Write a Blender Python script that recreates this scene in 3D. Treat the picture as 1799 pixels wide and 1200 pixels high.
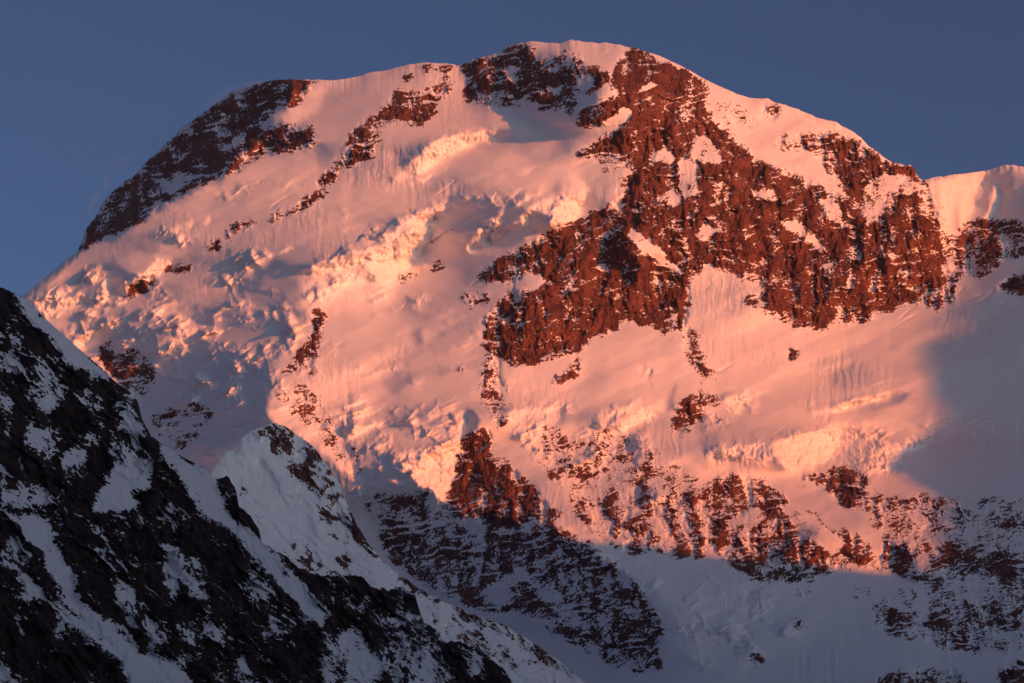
import bpy, math, time
import numpy as np
T0 = time.time()
for o in list(bpy.data.objects):
    bpy.data.objects.remove(o, do_unlink=True)
scene = bpy.context.scene
COL = scene.collection
R = math.radians

# ------------------------------------------------------------------ camera
PW, PH = 1799.0, 1200.0            # photograph size: pixel coordinates below refer to it
PITCH, HFOV = R(12.0), R(24.0)
CAM = np.array([0.0, 0.0, 2.0])
FPX = (PW / 2) / math.tan(HFOV / 2)
cd = bpy.data.cameras.new('camera'); cam = bpy.data.objects.new('camera', cd); COL.objects.link(cam)
cam.location = CAM; cam.rotation_euler = (R(90) + PITCH, 0, 0)
cd.sensor_fit = 'HORIZONTAL'; cd.angle = HFOV; cd.clip_start = 1.0; cd.clip_end = 200000
scene.camera = cam
scene.render.resolution_x, scene.render.resolution_y = 1024, 683

# ------------------------------------------------------------------ light
SUN_AZ, SUN_EL = R(128.0), R(5.0)  # azimuth clockwise from +Y (view direction); low sun, behind and right
SUN = np.array([math.sin(SUN_AZ) * math.cos(SUN_EL), math.cos(SUN_AZ) * math.cos(SUN_EL), math.sin(SUN_EL)])
world = bpy.data.worlds.new('World'); scene.world = world; world.use_nodes = True
nt = world.node_tree; bg = nt.nodes['Background']
sky = nt.nodes.new('ShaderNodeTexSky'); sky.sky_type = 'NISHITA'; sky.sun_disc = False
sky.sun_elevation = SUN_EL; sky.sun_rotation = SUN_AZ
sky.altitude = 1300; sky.air_density = 0.40; sky.dust_density = 7.0; sky.ozone_density = 1.9
nt.links.new(sky.outputs[0], bg.inputs[0]); bg.inputs[1].default_value = 0.100
sd = bpy.data.lights.new('sun', 'SUN'); sun = bpy.data.objects.new('sun', sd); COL.objects.link(sun)
sd.energy = 5.0; sd.angle = R(0.5); sd.color = (1.0, 0.205, 0.022)
from mathutils import Vector
sun.rotation_euler = Vector(SUN).to_track_quat('Z', 'Y').to_euler()
sun.location = (4000, -3000, 3000)
vs = scene.view_settings
vs.view_transform = 'Standard'; vs.look = 'None'; vs.gamma = 1.0; vs.use_curve_mapping = False; vs.exposure = 0.25

FWD = np.array([0, math.cos(PITCH), math.sin(PITCH)])
UP = np.array([0, -math.sin(PITCH), math.cos(PITCH)])
RT = np.array([1.0, 0, 0])
def world_at(u, v, D):
    u = np.asarray(u, float); v = np.asarray(v, float); D = np.asarray(D, float)
    return (CAM + D[..., None] * (FWD + ((u - PW/2) / FPX)[..., None] * RT + ((PH/2 - v) / FPX)[..., None] * UP))
LC = np.array([SUN @ RT, SUN @ UP, -(SUN @ FWD)])      # sun in (right, up, towards camera)

# ------------------------------------------------------------------ noise helpers
_TAB = np.random.default_rng(7).random((256, 256)).astype(np.float32)
_COS = np.cos(_TAB * 6.2831853).astype(np.float32); _SIN = np.sin(_TAB * 6.2831853).astype(np.float32)
def _ix(ix, iy, seed): return ((iy + seed * 101) & 255) * 256 + ((ix + seed * 37 + (iy >> 8) * 61) & 255)
def rnd(ix, iy, seed): return _TAB.ravel()[_ix(ix, iy, seed)]
def perlin(x, y, seed):
    ix = np.floor(x); iy = np.floor(y); fx = (x - ix).astype(np.float32); fy = (y - iy).astype(np.float32)
    ix = ix.astype(np.int32); iy = iy.astype(np.int32)
    c_, s_ = _COS.ravel(), _SIN.ravel()
    def g(dx, dy):
        k = _ix(ix + dx, iy + dy, seed)
        return c_[k] * (fx - dx) + s_[k] * (fy - dy)
    sx = fx*fx*fx*(fx*(fx*6-15)+10); sy = fy*fy*fy*(fy*(fy*6-15)+10)
    a = g(0,0); b = g(1,0); c = g(0,1); d = g(1,1)
    a = a + (b - a) * sx; c = c + (d - c) * sx
    return (a + (c - a) * sy) * 1.5
def fbm(x, y, seed, octv=4, gain=.5, lac=2.03):
    s = 0; a = 1.0; n = 0
    for i in range(octv):
        s = s + a * perlin(x, y, seed + i * 17); n += a * a
        x = x * lac + 13.1; y = y * lac + 7.7; a *= gain
    return s / math.sqrt(n)
def ridged(x, y, seed, octv=4, gain=.5):
    s = 0; a = 1.0; n = 0
    for i in range(octv):
        s = s + a * (1 - 2.2 * np.abs(perlin(x, y, seed + i * 31))); n += a
        x = x * 2.07 + 5.3; y = y * 2.07 + 9.1; a *= gain
    return s / n
def facet(x, y, seed, tilt=1.0):
    """crag facets: every cell is a randomly tilted plane; returns height and the up-tilt of the plane"""
    ix = np.floor(x).astype(np.int32); iy = np.floor(y).astype(np.int32)
    best = np.full(x.shape, 9e9, np.float32); h = np.zeros(x.shape, np.float32); ty = np.zeros(x.shape, np.float32)
    for dx in (-1, 0, 1):
        for dy in (-1, 0, 1):
            cx = ix + dx; cy = iy + dy
            ax = (x - cx - rnd(cx, cy, seed)).astype(np.float32); ay = (y - cy - rnd(cx, cy, seed + 1)).astype(np.float32)
            d = ax*ax + ay*ay
            m = d < best
            best = np.where(m, d, best)
            tx_ = (rnd(cx, cy, seed + 2) - .5) * 2 * tilt; ty_ = (rnd(cx, cy, seed + 3) - .5) * 2 * tilt
            h = np.where(m, rnd(cx, cy, seed + 4) * .9 + tx_ * ax + ty_ * ay, h); ty = np.where(m, ty_, ty)
    return h, ty
def ledge(b, a, p, seed, amp=.6, cliff=.72):
    """stepped rock or ice: steep risers and flat treads across b, wandering along a"""
    t = b / p + .75 * fbm(a / (p * 3.2), b / (p * 2.2), seed, 3)
    k = np.floor(t); fr = (t - k).astype(np.float32)
    on = smooth(-.5, .5, perlin(a / (p * 2.4) + k * 7.31, k * 3.7 + b * 0, seed + 5))      # each step comes and goes along its length
    return amp * p * on * np.where(fr < cliff, 1 - fr / cliff, (fr - cliff) / (1 - cliff))
def crag(U, V, seed, g, dip, steep=1.0, fine=.4):
    """rock relief (ribs, gullies, ledges, facets) and a 0..1 rank that is high where snow would lie"""
    c, s_ = math.cos(R(dip)), math.sin(R(dip))
    w1 = fbm(U/(60*g), V/(60*g), seed, 3); w2 = fbm(U/(60*g), V/(60*g), seed + 1, 3)
    a = U * c - V * s_ + 9 * g * w1; b = U * s_ + V * c + 9 * g * w2
    rib = 15 * ridged(U/(62*g) + .35*w1, V/(230*g) + .2*w2, seed + 2, 2) + 6.5 * ridged(U/(25*g) + .5*w2, V/(80*g), seed + 3, 2) + 2.6 * ridged(U/(10*g) + .5*w1, V/(26*g), seed + 4, 2)
    led = ledge(b, a, 38*g, seed + 10, .55) + ledge(b + 5*g*w1, a, 17*g, seed + 20, .55) + .9 * ledge(b, a, 8*g, seed + 30, .55)
    f1, t1 = facet(a/(15*g), b/(11*g), seed + 41); f2, t2 = facet(a/(6*g), b/(4.4*g), seed + 51)
    h = g * (rib * steep + led / g * .9 + 2.6 * f1 + 1.5 * f2)
    gv = np.gradient(h, axis=0) / np.maximum(np.gradient(V, axis=0), .05)
    z = lambda q: (q - q.mean()) / (q.std() + 1e-6)
    sc = .85 * np.clip(z(gv), -1.5, 2) - .62 * z(rib) + fine * z(fbm(a/(5*g), b/(3.2*g), seed + 61, 2)) + .50 * z(fbm(U/(48*g), V/(40*g), seed + 63, 3)) + .25 * z(t2)
    return h - h.mean(), .5 * (1 + np.tanh(z(sc) * .8))
def smooth(a, b, x):
    t = np.clip((x - a) / (b - a), 0, 1); return t * t * (3 - 2 * t)

# ------------------------------------------------------------------ maps over the picture plane (hand-traced)
class Maps:
    def __init__(s, u0, u1, v0, v1, g):
        s.u0, s.v0, s.g = u0, v0, g
        s.us = np.arange(u0, u1, g); s.vs = np.arange(v0, v1, g); s.shape = (len(s.vs), len(s.us))
    def patch(s, poly, blur):
        p = np.array(poly, float); pad = 3 * blur + 4
        i0 = max(0, int((p[:,0].min() - pad - s.u0) / s.g)); i1 = min(s.shape[1], int((p[:,0].max() + pad - s.u0) / s.g) + 2)
        j0 = max(0, int((p[:,1].min() - pad - s.v0) / s.g)); j1 = min(s.shape[0], int((p[:,1].max() + pad - s.v0) / s.g) + 2)
        if i1 <= i0 or j1 <= j0: return None
        X, Y = np.meshgrid(s.us[i0:i1], s.vs[j0:j1]); ins = np.zeros(X.shape, bool)
        n = len(p)
        for k in range(n):
            xa, ya = p[k]; xb, yb = p[(k + 1) % n]
            if ya == yb: continue
            c = (ya > Y) != (yb > Y)
            ins ^= c & (X < (xb - xa) * (Y - ya) / (yb - ya) + xa)
        m = ins.astype(np.float32)
        return (slice(j0, j1), slice(i0, i1)), (boxblur(m, blur / s.g) if blur else m)
    def paint(s, arr, poly, val, blur):
        r = s.patch(poly, blur)
        if r: sl, m = r; arr[sl] = arr[sl] * (1 - m) + val * m
    def sample(s, arr, u, v):
        x = np.clip((u - s.u0) / s.g, 0, s.shape[1] - 1.001); y = np.clip((v - s.v0) / s.g, 0, s.shape[0] - 1.001)
        i = x.astype(int); j = y.astype(int); fx = (x - i).astype(np.float32); fy = (y - j).astype(np.float32)
        return (arr[j,i]*(1-fx) + arr[j,i+1]*fx)*(1-fy) + (arr[j+1,i]*(1-fx) + arr[j+1,i+1]*fx)*fy
    def nearest(s, arr, u, v):
        x = np.clip(np.rint((u - s.u0) / s.g), 0, s.shape[1] - 1).astype(int)
        y = np.clip(np.rint((v - s.v0) / s.g), 0, s.shape[0] - 1).astype(int)
        return arr[y, x]
def boxblur(m, r):
    r = max(1, int(round(r * .8)))
    for ax in (0, 1, 0, 1):
        pad = [(0, 0), (0, 0)]; pad[ax] = (r + 1, r)
        c = np.cumsum(np.pad(m, pad, mode='edge'), axis=ax, dtype=np.float64); n = m.shape[ax]
        hi = np.take(c, np.arange(2*r+1, 2*r+1+n), axis=ax); lo = np.take(c, np.arange(0, n), axis=ax)
        m = ((hi - lo) / (2*r + 1)).astype(np.float32)
    return m
def P(s):                                # "x,y x,y ..." -> list of points
    return [tuple(float(q) for q in t.split(',')) for t in s.split()]

# ------------------------------------------------------------------ materials
def new_mat(name):
    m = bpy.data.materials.new(name); m.use_nodes = True
    n = m.node_tree.nodes; l = m.node_tree.links
    return m, n, l, n['Principled BSDF']
def terrain_mat(name, rock_a, rock_b, rock_c, snow=(.86, .87, .90), scale=1.0):
    m, n, l, b = new_mat(name)
    at = n.new('ShaderNodeAttribute'); at.attribute_name = 'rock'
    tc = n.new('ShaderNodeTexCoord')
    def noise(sc, det, rough=.6):
        q = n.new('ShaderNodeTexNoise'); q.inputs['Scale'].default_value = sc * scale
        q.inputs['Detail'].default_value = det; q.inputs['Roughness'].default_value = rough
        l.new(tc.outputs['Object'], q.inputs['Vector']); return q
    n1 = noise(.02, 8, .68); n2 = noise(.11, 5, .7); n3 = noise(.28, 3)
    r1 = n.new('ShaderNodeValToRGB'); l.new(n1.outputs['Fac'], r1.inputs['Fac'])
    e = r1.color_ramp.elements; e[0].position = .36; e[0].color = (*rock_a, 1); e[1].position = .64; e[1].color = (*rock_b, 1)
    r2 = n.new('ShaderNodeMixRGB'); r2.blend_type = 'MIX'; r2.inputs['Color2'].default_value = (*rock_c, 1)
    mr = n.new('ShaderNodeMapRange'); mr.inputs['From Min'].default_value = .5; mr.inputs['From Max'].default_value = .72
    l.new(n2.outputs['Fac'], mr.inputs['Value']); l.new(mr.outputs['Result'], r2.inputs['Fac']); l.new(r1.outputs['Color'], r2.inputs['Color1'])
    # ragged snow / rock edge
    ad = n.new('ShaderNodeMath'); ad.operation = 'MULTIPLY_ADD'; l.new(n3.outputs['Fac'], ad.inputs[0]); ad.inputs[1].default_value = .7
    l.new(at.outputs['Fac'], ad.inputs[2])
    ms = n.new('ShaderNodeMapRange'); ms.interpolation_type = 'SMOOTHSTEP'
    ms.inputs['From Min'].default_value = .66; ms.inputs['From Max'].default_value = 1.06
    l.new(ad.outputs[0], ms.inputs['Value'])
    sc = n.new('ShaderNodeValToRGB'); l.new(n2.outputs['Fac'], sc.inputs['Fac'])
    e = sc.color_ramp.elements; e[0].position = .3; e[0].color = tuple(c * .93 for c in snow) + (1,); e[1].position = .7; e[1].color = (*snow, 1)
    mx = n.new('ShaderNodeMixRGB'); l.new(ms.outputs['Result'], mx.inputs['Fac']); l.new(sc.outputs['Color'], mx.inputs['Color1']); l.new(r2.outputs['Color'], mx.inputs['Color2'])
    l.new(mx.outputs['Color'], b.inputs['Base Color'])
    b.inputs['Roughness'].default_value = .75; b.inputs['Specular IOR Level'].default_value = .15
    bp = n.new('ShaderNodeBump'); bp.inputs['Strength'].default_value = .12; bp.inputs['Distance'].default_value = 1.0 / scale
    l.new(n3.outputs['Fac'], bp.inputs['Height'])
    b2 = n.new('ShaderNodeBump'); b2.inputs['Strength'].default_value = .10; b2.inputs['Distance'].default_value = 5.0 / scale
    l.new(n2.outputs['Fac'], b2.inputs['Height']); l.new(bp.outputs['Normal'], b2.inputs['Normal']); l.new(b2.outputs['Normal'], b.inputs['Normal'])
    return m
MAT_FACE = terrain_mat('snow_and_red_rock', (.066, .027, .026), (.180, .070, .052), (.040, .022, .023))
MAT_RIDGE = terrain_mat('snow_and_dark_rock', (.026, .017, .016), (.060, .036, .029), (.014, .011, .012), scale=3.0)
MAT_VALLEY = terrain_mat('snow_and_scree', (.10, .08, .07), (.16, .13, .11), (.06, .05, .05), scale=.5)

# ------------------------------------------------------------------ object helpers
def top(name, label, cat, loc, kind='structure'):
    o = bpy.data.objects.new(name, None); COL.objects.link(o); o.location = loc
    o.empty_display_size = 50; o['label'] = label; o['category'] = cat
    if kind: o['kind'] = kind
    return o
def mesh_obj(name, co, quads, rock, mat, parent, label=None):
    me = bpy.data.meshes.new(name); nv, nq = len(co), len(quads)
    me.vertices.add(nv); me.vertices.foreach_set('co', np.ascontiguousarray(co, np.float32).ravel())
    me.loops.add(nq * 4); me.loops.foreach_set('vertex_index', np.ascontiguousarray(quads, np.int32).ravel())
    me.polygons.add(nq); me.polygons.foreach_set('loop_start', np.arange(0, nq * 4, 4, dtype=np.int32))
    me.polygons.foreach_set('loop_total', np.full(nq, 4, np.int32))
    me.update(calc_edges=True)
    me.polygons.foreach_set('use_smooth', np.ones(nq, bool))
    a = me.attributes.new('rock', 'FLOAT', 'POINT'); a.data.foreach_set('value', np.ascontiguousarray(rock, np.float32))
    me.materials.append(mat)
    o = bpy.data.objects.new(name, me); COL.objects.link(o); o.parent = parent
    if label: o['label'] = label
    return o
def grid_quads(nr, nc):
    idx = np.arange(nr * nc, dtype=np.int32).reshape(nr, nc)
    return np.stack([idx[1:, :-1], idx[1:, 1:], idx[:-1, 1:], idx[:-1, :-1]], -1).reshape(-1, 4)
def split(co, quads, rock, lab, names, mat, parent):
    """one surface cut into its parts by the label of each face"""
    order = np.argsort(lab, kind='stable'); ls = lab[order]
    used = {}
    for k in np.unique(ls):
        a, b = np.searchsorted(ls, k), np.searchsorted(ls, k, side='right')
        q = quads[order[a:b]]
        if len(q) < 6: continue
        vid, inv = np.unique(q.ravel(), return_inverse=True)
        nm, lb = names[int(k)]
        mesh_obj(nm, co[vid], inv.reshape(-1, 4), rock[vid], mat, parent, lb)

# ================================================================== THE MOUNTAIN
SKY = P("-1000,1000 -420,800 -120,640 0,548 40,520 70,496 100,470 135,443 150,405 165,385 180,357 200,335 235,308 262,280 290,255 320,225 350,205 375,185 400,166 415,160 "
        "450,148 490,140 540,140 590,142 625,135 650,128 690,120 720,113 745,110 790,112 805,115 830,105 860,98 890,85 915,76 935,73 965,74 985,75 1000,70 "
        "1012,71 1040,74 1075,76 1110,83 1140,91 1170,103 1200,117 1230,135 1260,150 1300,167 1330,174 1349,173 1358,178 1380,185 1410,195 1440,208 "
        "1470,215 1500,232 1525,255 1550,275 1570,285 1592,293 1598,290 1605,292 1612,308 1622,316 1650,310 1690,305 1720,302 1740,297 1765,290 "
        "1780,291 1799,293 1850,291 1950,310 2080,300 2250,360 2450,330 2700,470 3000,640")
# rocks: (name, label, coverage, outline)
ROCK = [
 ('rock_band', 'dark rock flank on the left skyline, in shade', .80, "136,443 158,395 200,335 245,300 262,280 310,232 355,200 400,166 430,156 452,148 475,140 492,138 520,138 545,141 565,145 545,160 530,170 518,185 505,192 490,178 487,195 455,215 440,222 460,228 510,218 530,225 545,220 556,250 540,256 500,268 470,262 450,280 400,305 375,318 330,335 300,352 240,392 200,410 160,428"),
 ('rock_spine', 'broken rock spine slanting down the upper glacier', .72, "700,150 715,158 745,160 770,150 795,150 785,165 770,175 765,195 760,208 740,220 720,222 705,215 680,215 670,235 660,260 650,280 620,290 600,298 590,315 565,330 550,322 580,300 590,280 610,265 615,240 640,210 660,200 680,185 690,165"),
 ('rock_rib', 'thin line of rocks below the rock spine', .85, "553,337 577,330 568,347 545,362 520,374 500,382 470,390 473,382 510,369 540,350"),
 ('rock_rib', 'short row of rocks on the left glacier', .85, "396,408 425,391 450,384 448,392 430,400 415,407 398,413"),
 ('rock_outcrop', 'lone dark rock poking through the left glacier', .95, "368,428 378,420 387,424 386,434 374,441 366,436"),
 ('rock_outcrop', None, .85, "288,472 310,467 340,468 338,476 315,477 292,480"),
 ('rock_outcrop', 'dark rock lump below a bright ice edge, far left', .92, "226,502 240,494 265,487 281,490 277,503 262,510 250,518 228,516"),
 ('rock_outcrop', None, .9, "206,524 214,521 226,519 226,524 214,528"),
 ('rock_outcrop', None, .55, "735,115 760,109 782,115 770,125 750,130 735,122"),
 ('rock_outcrop', None, .5, "770,113 802,112 800,128 790,150 775,140 772,122"),
 ('rock_outcrop', None, .6, "708,133 730,126 724,138 712,142"),
 ('rock_wall', 'shaded rocks left of the summit dome', .72, "806,122 830,106 870,95 900,83 932,78 935,100 960,110 1000,85 1022,95 1025,110 1050,120 1075,130 1062,150 1040,160 1010,165 1015,182 1000,202 985,185 960,197 945,200 955,175 935,180 900,182 880,197 860,187 840,182 810,167 820,150 840,140 820,130"),
 ('rock_wall', 'broad red rock wall falling from the summit dome', .86, "1070,130 1090,100 1112,84 1150,100 1180,112 1215,132 1240,145 1245,165 1230,170 1248,185 1245,200 1270,225 1300,255 1330,280 1350,290 1380,300 1400,310 1430,325 1450,335 1470,342 1492,352 1500,420 1490,500 1470,560 1440,582 1420,572 1400,577 1370,560 1340,545 1300,525 1340,520 1345,505 1310,490 1285,475 1260,470 1240,460 1235,480 1215,480 1210,440 1180,400 1130,360 1100,330 1085,325 1100,310 1120,300 1100,290 1080,275 1060,270 1020,280 1010,270 1050,250 1060,240 1090,230 1100,220 1080,215 1050,225 1010,222 1020,200 1050,180 1080,170 1070,150"),
 ('rock_wall', 'rocky shoulder under the right skyline', .80, "1395,245 1430,233 1470,238 1500,243 1540,268 1550,283 1600,289 1625,315 1640,345 1655,400 1670,450 1677,500 1673,532 1650,542 1620,532 1590,532 1560,547 1530,562 1470,572 1490,500 1500,420 1492,352 1470,310 1440,280 1410,258"),
 ('rock_buttress', 'red rock buttress jutting into the middle snowfield', .86, "1100,330 1130,360 1180,400 1210,440 1215,480 1210,500 1215,540 1200,582 1190,577 1170,582 1130,570 1095,565 1080,580 1040,595 1020,615 980,625 940,640 900,642 870,632 850,607 848,570 868,545 890,520 905,500 885,496 838,492 850,470 880,455 930,430 960,410 1000,395 1040,375 1070,360 1090,350"),
 ('rock_rib', 'rock rib trailing below the buttress', .6, "1193,580 1217,572 1228,610 1242,640 1260,662 1245,667 1225,652 1213,640 1203,620"),
 ('rock_outcrop', 'dark rock island in the right snowfield', .8, "1174,746 1190,720 1203,705 1225,694 1240,690 1262,702 1255,713 1238,716 1232,736 1212,756 1195,767 1180,756"),
 ('rock_outcrop', 'curved rock sliver under the buttress', .88, "962,662 990,656 1003,645 1019,631 1021,645 1007,661 990,671 975,669"),
 ('rock_rib', 'scattered rocks above the rock tower', .62, "858,620 880,640 889,680 886,720 892,745 876,752 860,722 850,702 844,670 848,640"),
 ('rock_tower', 'red rock tower beside the lower ice cliff', .86, "818,766 833,754 850,754 864,765 861,785 867,800 869,828 890,814 920,840 947,860 962,885 987,910 960,906 930,916 900,932 870,932 840,917 815,907 790,882 787,868 800,850 800,820 805,790"),
 ('rock_wall', 'shaded rock wall at the bottom centre', .60, "640,850 680,870 720,870 755,863 790,888 840,918 900,935 960,910 1000,935 1050,965 1085,988 1112,1018 1133,1050 1162,1090 1168,1110 1152,1140 1165,1170 1130,1182 1100,1177 1050,1152 1010,1132 980,1117 940,1087 900,1072 860,1072 820,1062 760,1037 720,1012 690,982 660,952 655,925 640,890"),
 ('rock_rib', 'string of rocks on the spur crest', .68, "551,543 571,548 567,580 557,610 555,640 547,657 530,642 505,656 488,660 508,640 528,615 546,585"),
 ('rock_rib', 'sunlit scattered rocks on the spur', .40, "485,690 530,675 560,700 592,740 620,785 642,832 622,832 580,792 540,752 500,712"),
 ('rock_wall', 'streaky sunlit rock band above the lower snow apron', .55, "990,850 1050,852 1110,838 1170,850 1220,835 1236,870 1252,950 1240,982 1190,982 1150,970 1110,977 1080,965 1045,940 1010,895"),
 ('rock_wall', 'thinly scattered sunlit rocks below the middle ice cliffs', .26, "940,780 1060,755 1160,795 1232,835 1240,860 1010,880 950,830"),
 ('rock_outcrop', None, .33, "955,745 990,760 1000,800 970,832 953,810"),
 ('rock_outcrop', None, .5, "1055,765 1085,755 1112,765 1108,800 1075,806 1048,815"),
 ('rock_outcrop', None, .6, "1130,792 1150,786 1156,800 1132,802"),
 ('rock_outcrop', None, .45, "1100,830 1140,815 1150,840 1120,852"),
 ('rock_wall', 'lower right rock band lit on its left edge', .64, "1230,850 1280,835 1350,845 1380,870 1400,910 1430,900 1450,920 1500,940 1552,980 1547,1007 1500,992 1460,1007 1430,1022 1340,1022 1300,1007 1270,987 1250,960 1240,900"),
 ('rock_outcrop', 'dark red rocks under the right ice cliff', .82, "1398,836 1440,830 1490,820 1527,840 1522,865 1507,897 1470,882 1448,856"),
 ('rock_wall', 'snow-dusted rocky ground in the lower right corner', .27, "1500,880 1600,868 1700,880 1840,870 1840,1150 1700,1145 1560,1115 1530,1062 1620,1020 1560,960"),
 ('rock_rib', 'hazy rock strip on the right edge', .5, "1515,868 1560,875 1620,875 1680,890 1720,905 1760,893 1820,897 1820,932 1700,927 1640,912 1580,907 1530,907"),
 ('rock_outcrop', 'dark shaded rocks low on the right edge', .66, "1638,958 1680,958 1720,975 1820,973 1820,1042 1740,1022 1700,1002 1670,1012 1640,992"),
 ('rock_rib', 'faint rock ledges near the bottom right', .5, "1530,1070 1570,1063 1600,1080 1650,1075 1700,1058 1820,1048 1820,1102 1740,1112 1720,1142 1660,1137 1600,1112 1550,1107"),
 ('rock_outcrop', None, .55, "1540,1190 1600,1173 1680,1178 1702,1202 1690,1230 1550,1230"),
 ('rock_outcrop', None, .65, "1750,1180 1790,1158 1820,1160 1820,1235 1760,1235"),
 ('rock_outcrop', None, .7, "1389,1095 1405,1089 1417,1095 1413,1106 1392,1108"),
 ('rock_outcrop', None, .6, "1391,1042 1420,1033 1418,1050 1398,1056"),
 ('rock_outcrop', None, .6, "1500,1037 1535,1030 1530,1053 1505,1051"),
 ('rock_outcrop', None, .6, "1308,1145 1330,1150 1342,1162 1325,1172"),
 ('rock_outcrop', 'shaded rock patch beneath the far right ridge', .66, "1688,402 1720,383 1770,388 1820,398 1820,440 1760,462 1730,487 1700,477 1668,504 1662,480"),
 ('rock_outcrop', 'black rock at the right picture edge', .97, "1753,502 1775,486 1799,478 1840,478 1840,524 1790,517 1760,514"),
 ('rock_outcrop', 'shaded rocks below the broken ice, far left', .68, "171,612 195,600 206,625 240,608 267,640 272,665 246,702 235,692 200,662 178,642"),
 ('rock_outcrop', 'rock patch in the blue shaded hollow', .52, "268,732 300,720 330,706 366,714 372,735 352,752 340,782 320,792 280,762 273,742"),
 ('rock_outcrop', None, .78, "700,493 720,478 740,468 748,478 727,492 705,501"),
 ('rock_outcrop', None, .7, "754,471 775,455 783,447 780,464 761,479"),
 ('rock_outcrop', None, .5, "800,520 825,512 862,520 857,536 825,537"),
 ('rock_outcrop', None, .85, "1378,622 1396,612 1406,614 1402,632 1388,637"),
 ('rock_outcrop', None, .8, "1134,652 1146,648 1145,664 1137,662"),
 ('rock_outcrop', None, .4, "1258,186 1290,178 1330,213 1322,227 1280,217"),
 ('rock_knob', 'rock knob on the right skyline', .7, "1338,185 1349,172 1366,178 1373,195 1360,213 1349,211"),
 ('rock_outcrop', None, .45, "1355,252 1385,228 1415,232 1425,250 1400,266 1370,264"),
 ('rock_outcrop', 'dark rock notch low on the right', .75, "1553,950 1580,958 1602,1000 1612,1022 1580,1012 1553,990"),
 ('rock_outcrop', 'reddish dusted rocks low on the right', .34, "1590,905 1650,900 1685,915 1672,952 1640,968 1608,972 1588,935"),
 ('rock_outcrop', None, .8, "1655,965 1672,955 1684,970 1678,992 1660,990"),
 ('rock_outcrop', None, .6, "800,640 812,632 816,646 806,652"),
]
# snow patches that lie within the rocks: (coverage left, outline)
PATCH = [
 (.05, "1095,190 1108,188 1108,210 1088,219 1058,217"), (.08, "1225,240 1240,234 1262,262 1268,287 1240,287 1213,276"),
 (.12, "1193,280 1210,276 1227,288 1227,340 1203,352 1190,330"), (.1, "1152,266 1168,262 1188,282 1180,288 1148,284"),
 (.04, "1103,398 1125,410 1160,438 1182,465 1203,482 1185,480 1160,464 1130,442 1106,418"),
 (.12, "1228,402 1241,394 1263,410 1242,422 1220,427"), (.03, "904,492 930,479 958,492 947,508 904,513"),
 (.2, "1168,562 1192,546 1188,577"), (.2, "1368,391 1400,386 1432,410 1454,442 1440,442 1410,416 1380,402"),
 (.22, "1518,332 1556,298 1563,330 1547,378 1520,402"), (.15, "1552,308 1590,305 1628,330 1602,342 1562,337"),
 (.2, "1318,332 1345,328 1373,346 1330,352"), (.28, "1640,345 1656,355 1672,430 1680,500 1664,470 1650,420"),
 (.12, "838,1036 880,1023 912,1045 890,1063 853,1061"), (.2, "898,988 950,1018 940,1031 903,1011"),
 (.12, "1278,916 1330,888 1352,910 1302,942"), (.08, "1368,880 1420,898 1484,960 1462,972 1400,932"),
 (.15, "440,222 452,214 425,250 398,268 385,262 410,242"), (.2, "270,320 320,300 350,310 300,340"),
 (.25, "1180,330 1200,345 1190,365 1160,350"), (.25, "1440,350 1475,360 1480,400 1455,385"), (.15, "878,795 892,800 888,815 872,825"),
 (.18, "990,95 1000,86 1012,110 985,125 962,122"), (.1, "1010,140 1040,130 1045,150 1015,160"), (.2, "895,110 915,115 905,130 890,128"),
 (.1, "962,152 990,150 985,168 965,166"), (.12, "1120,155 1150,140 1152,152 1125,160"),
 (.2, "1045,270 1075,272 1095,290 1080,310 1060,300"), (.1, "1050,935 1105,950 1090,962"), (.2, "1130,900 1160,915 1170,940 1140,935"),
 (.3, "960,1030 1010,1070 1040,1110 1020,1115 980,1075 950,1050"), (.25, "700,900 740,905 760,940 720,935"),
]
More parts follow.
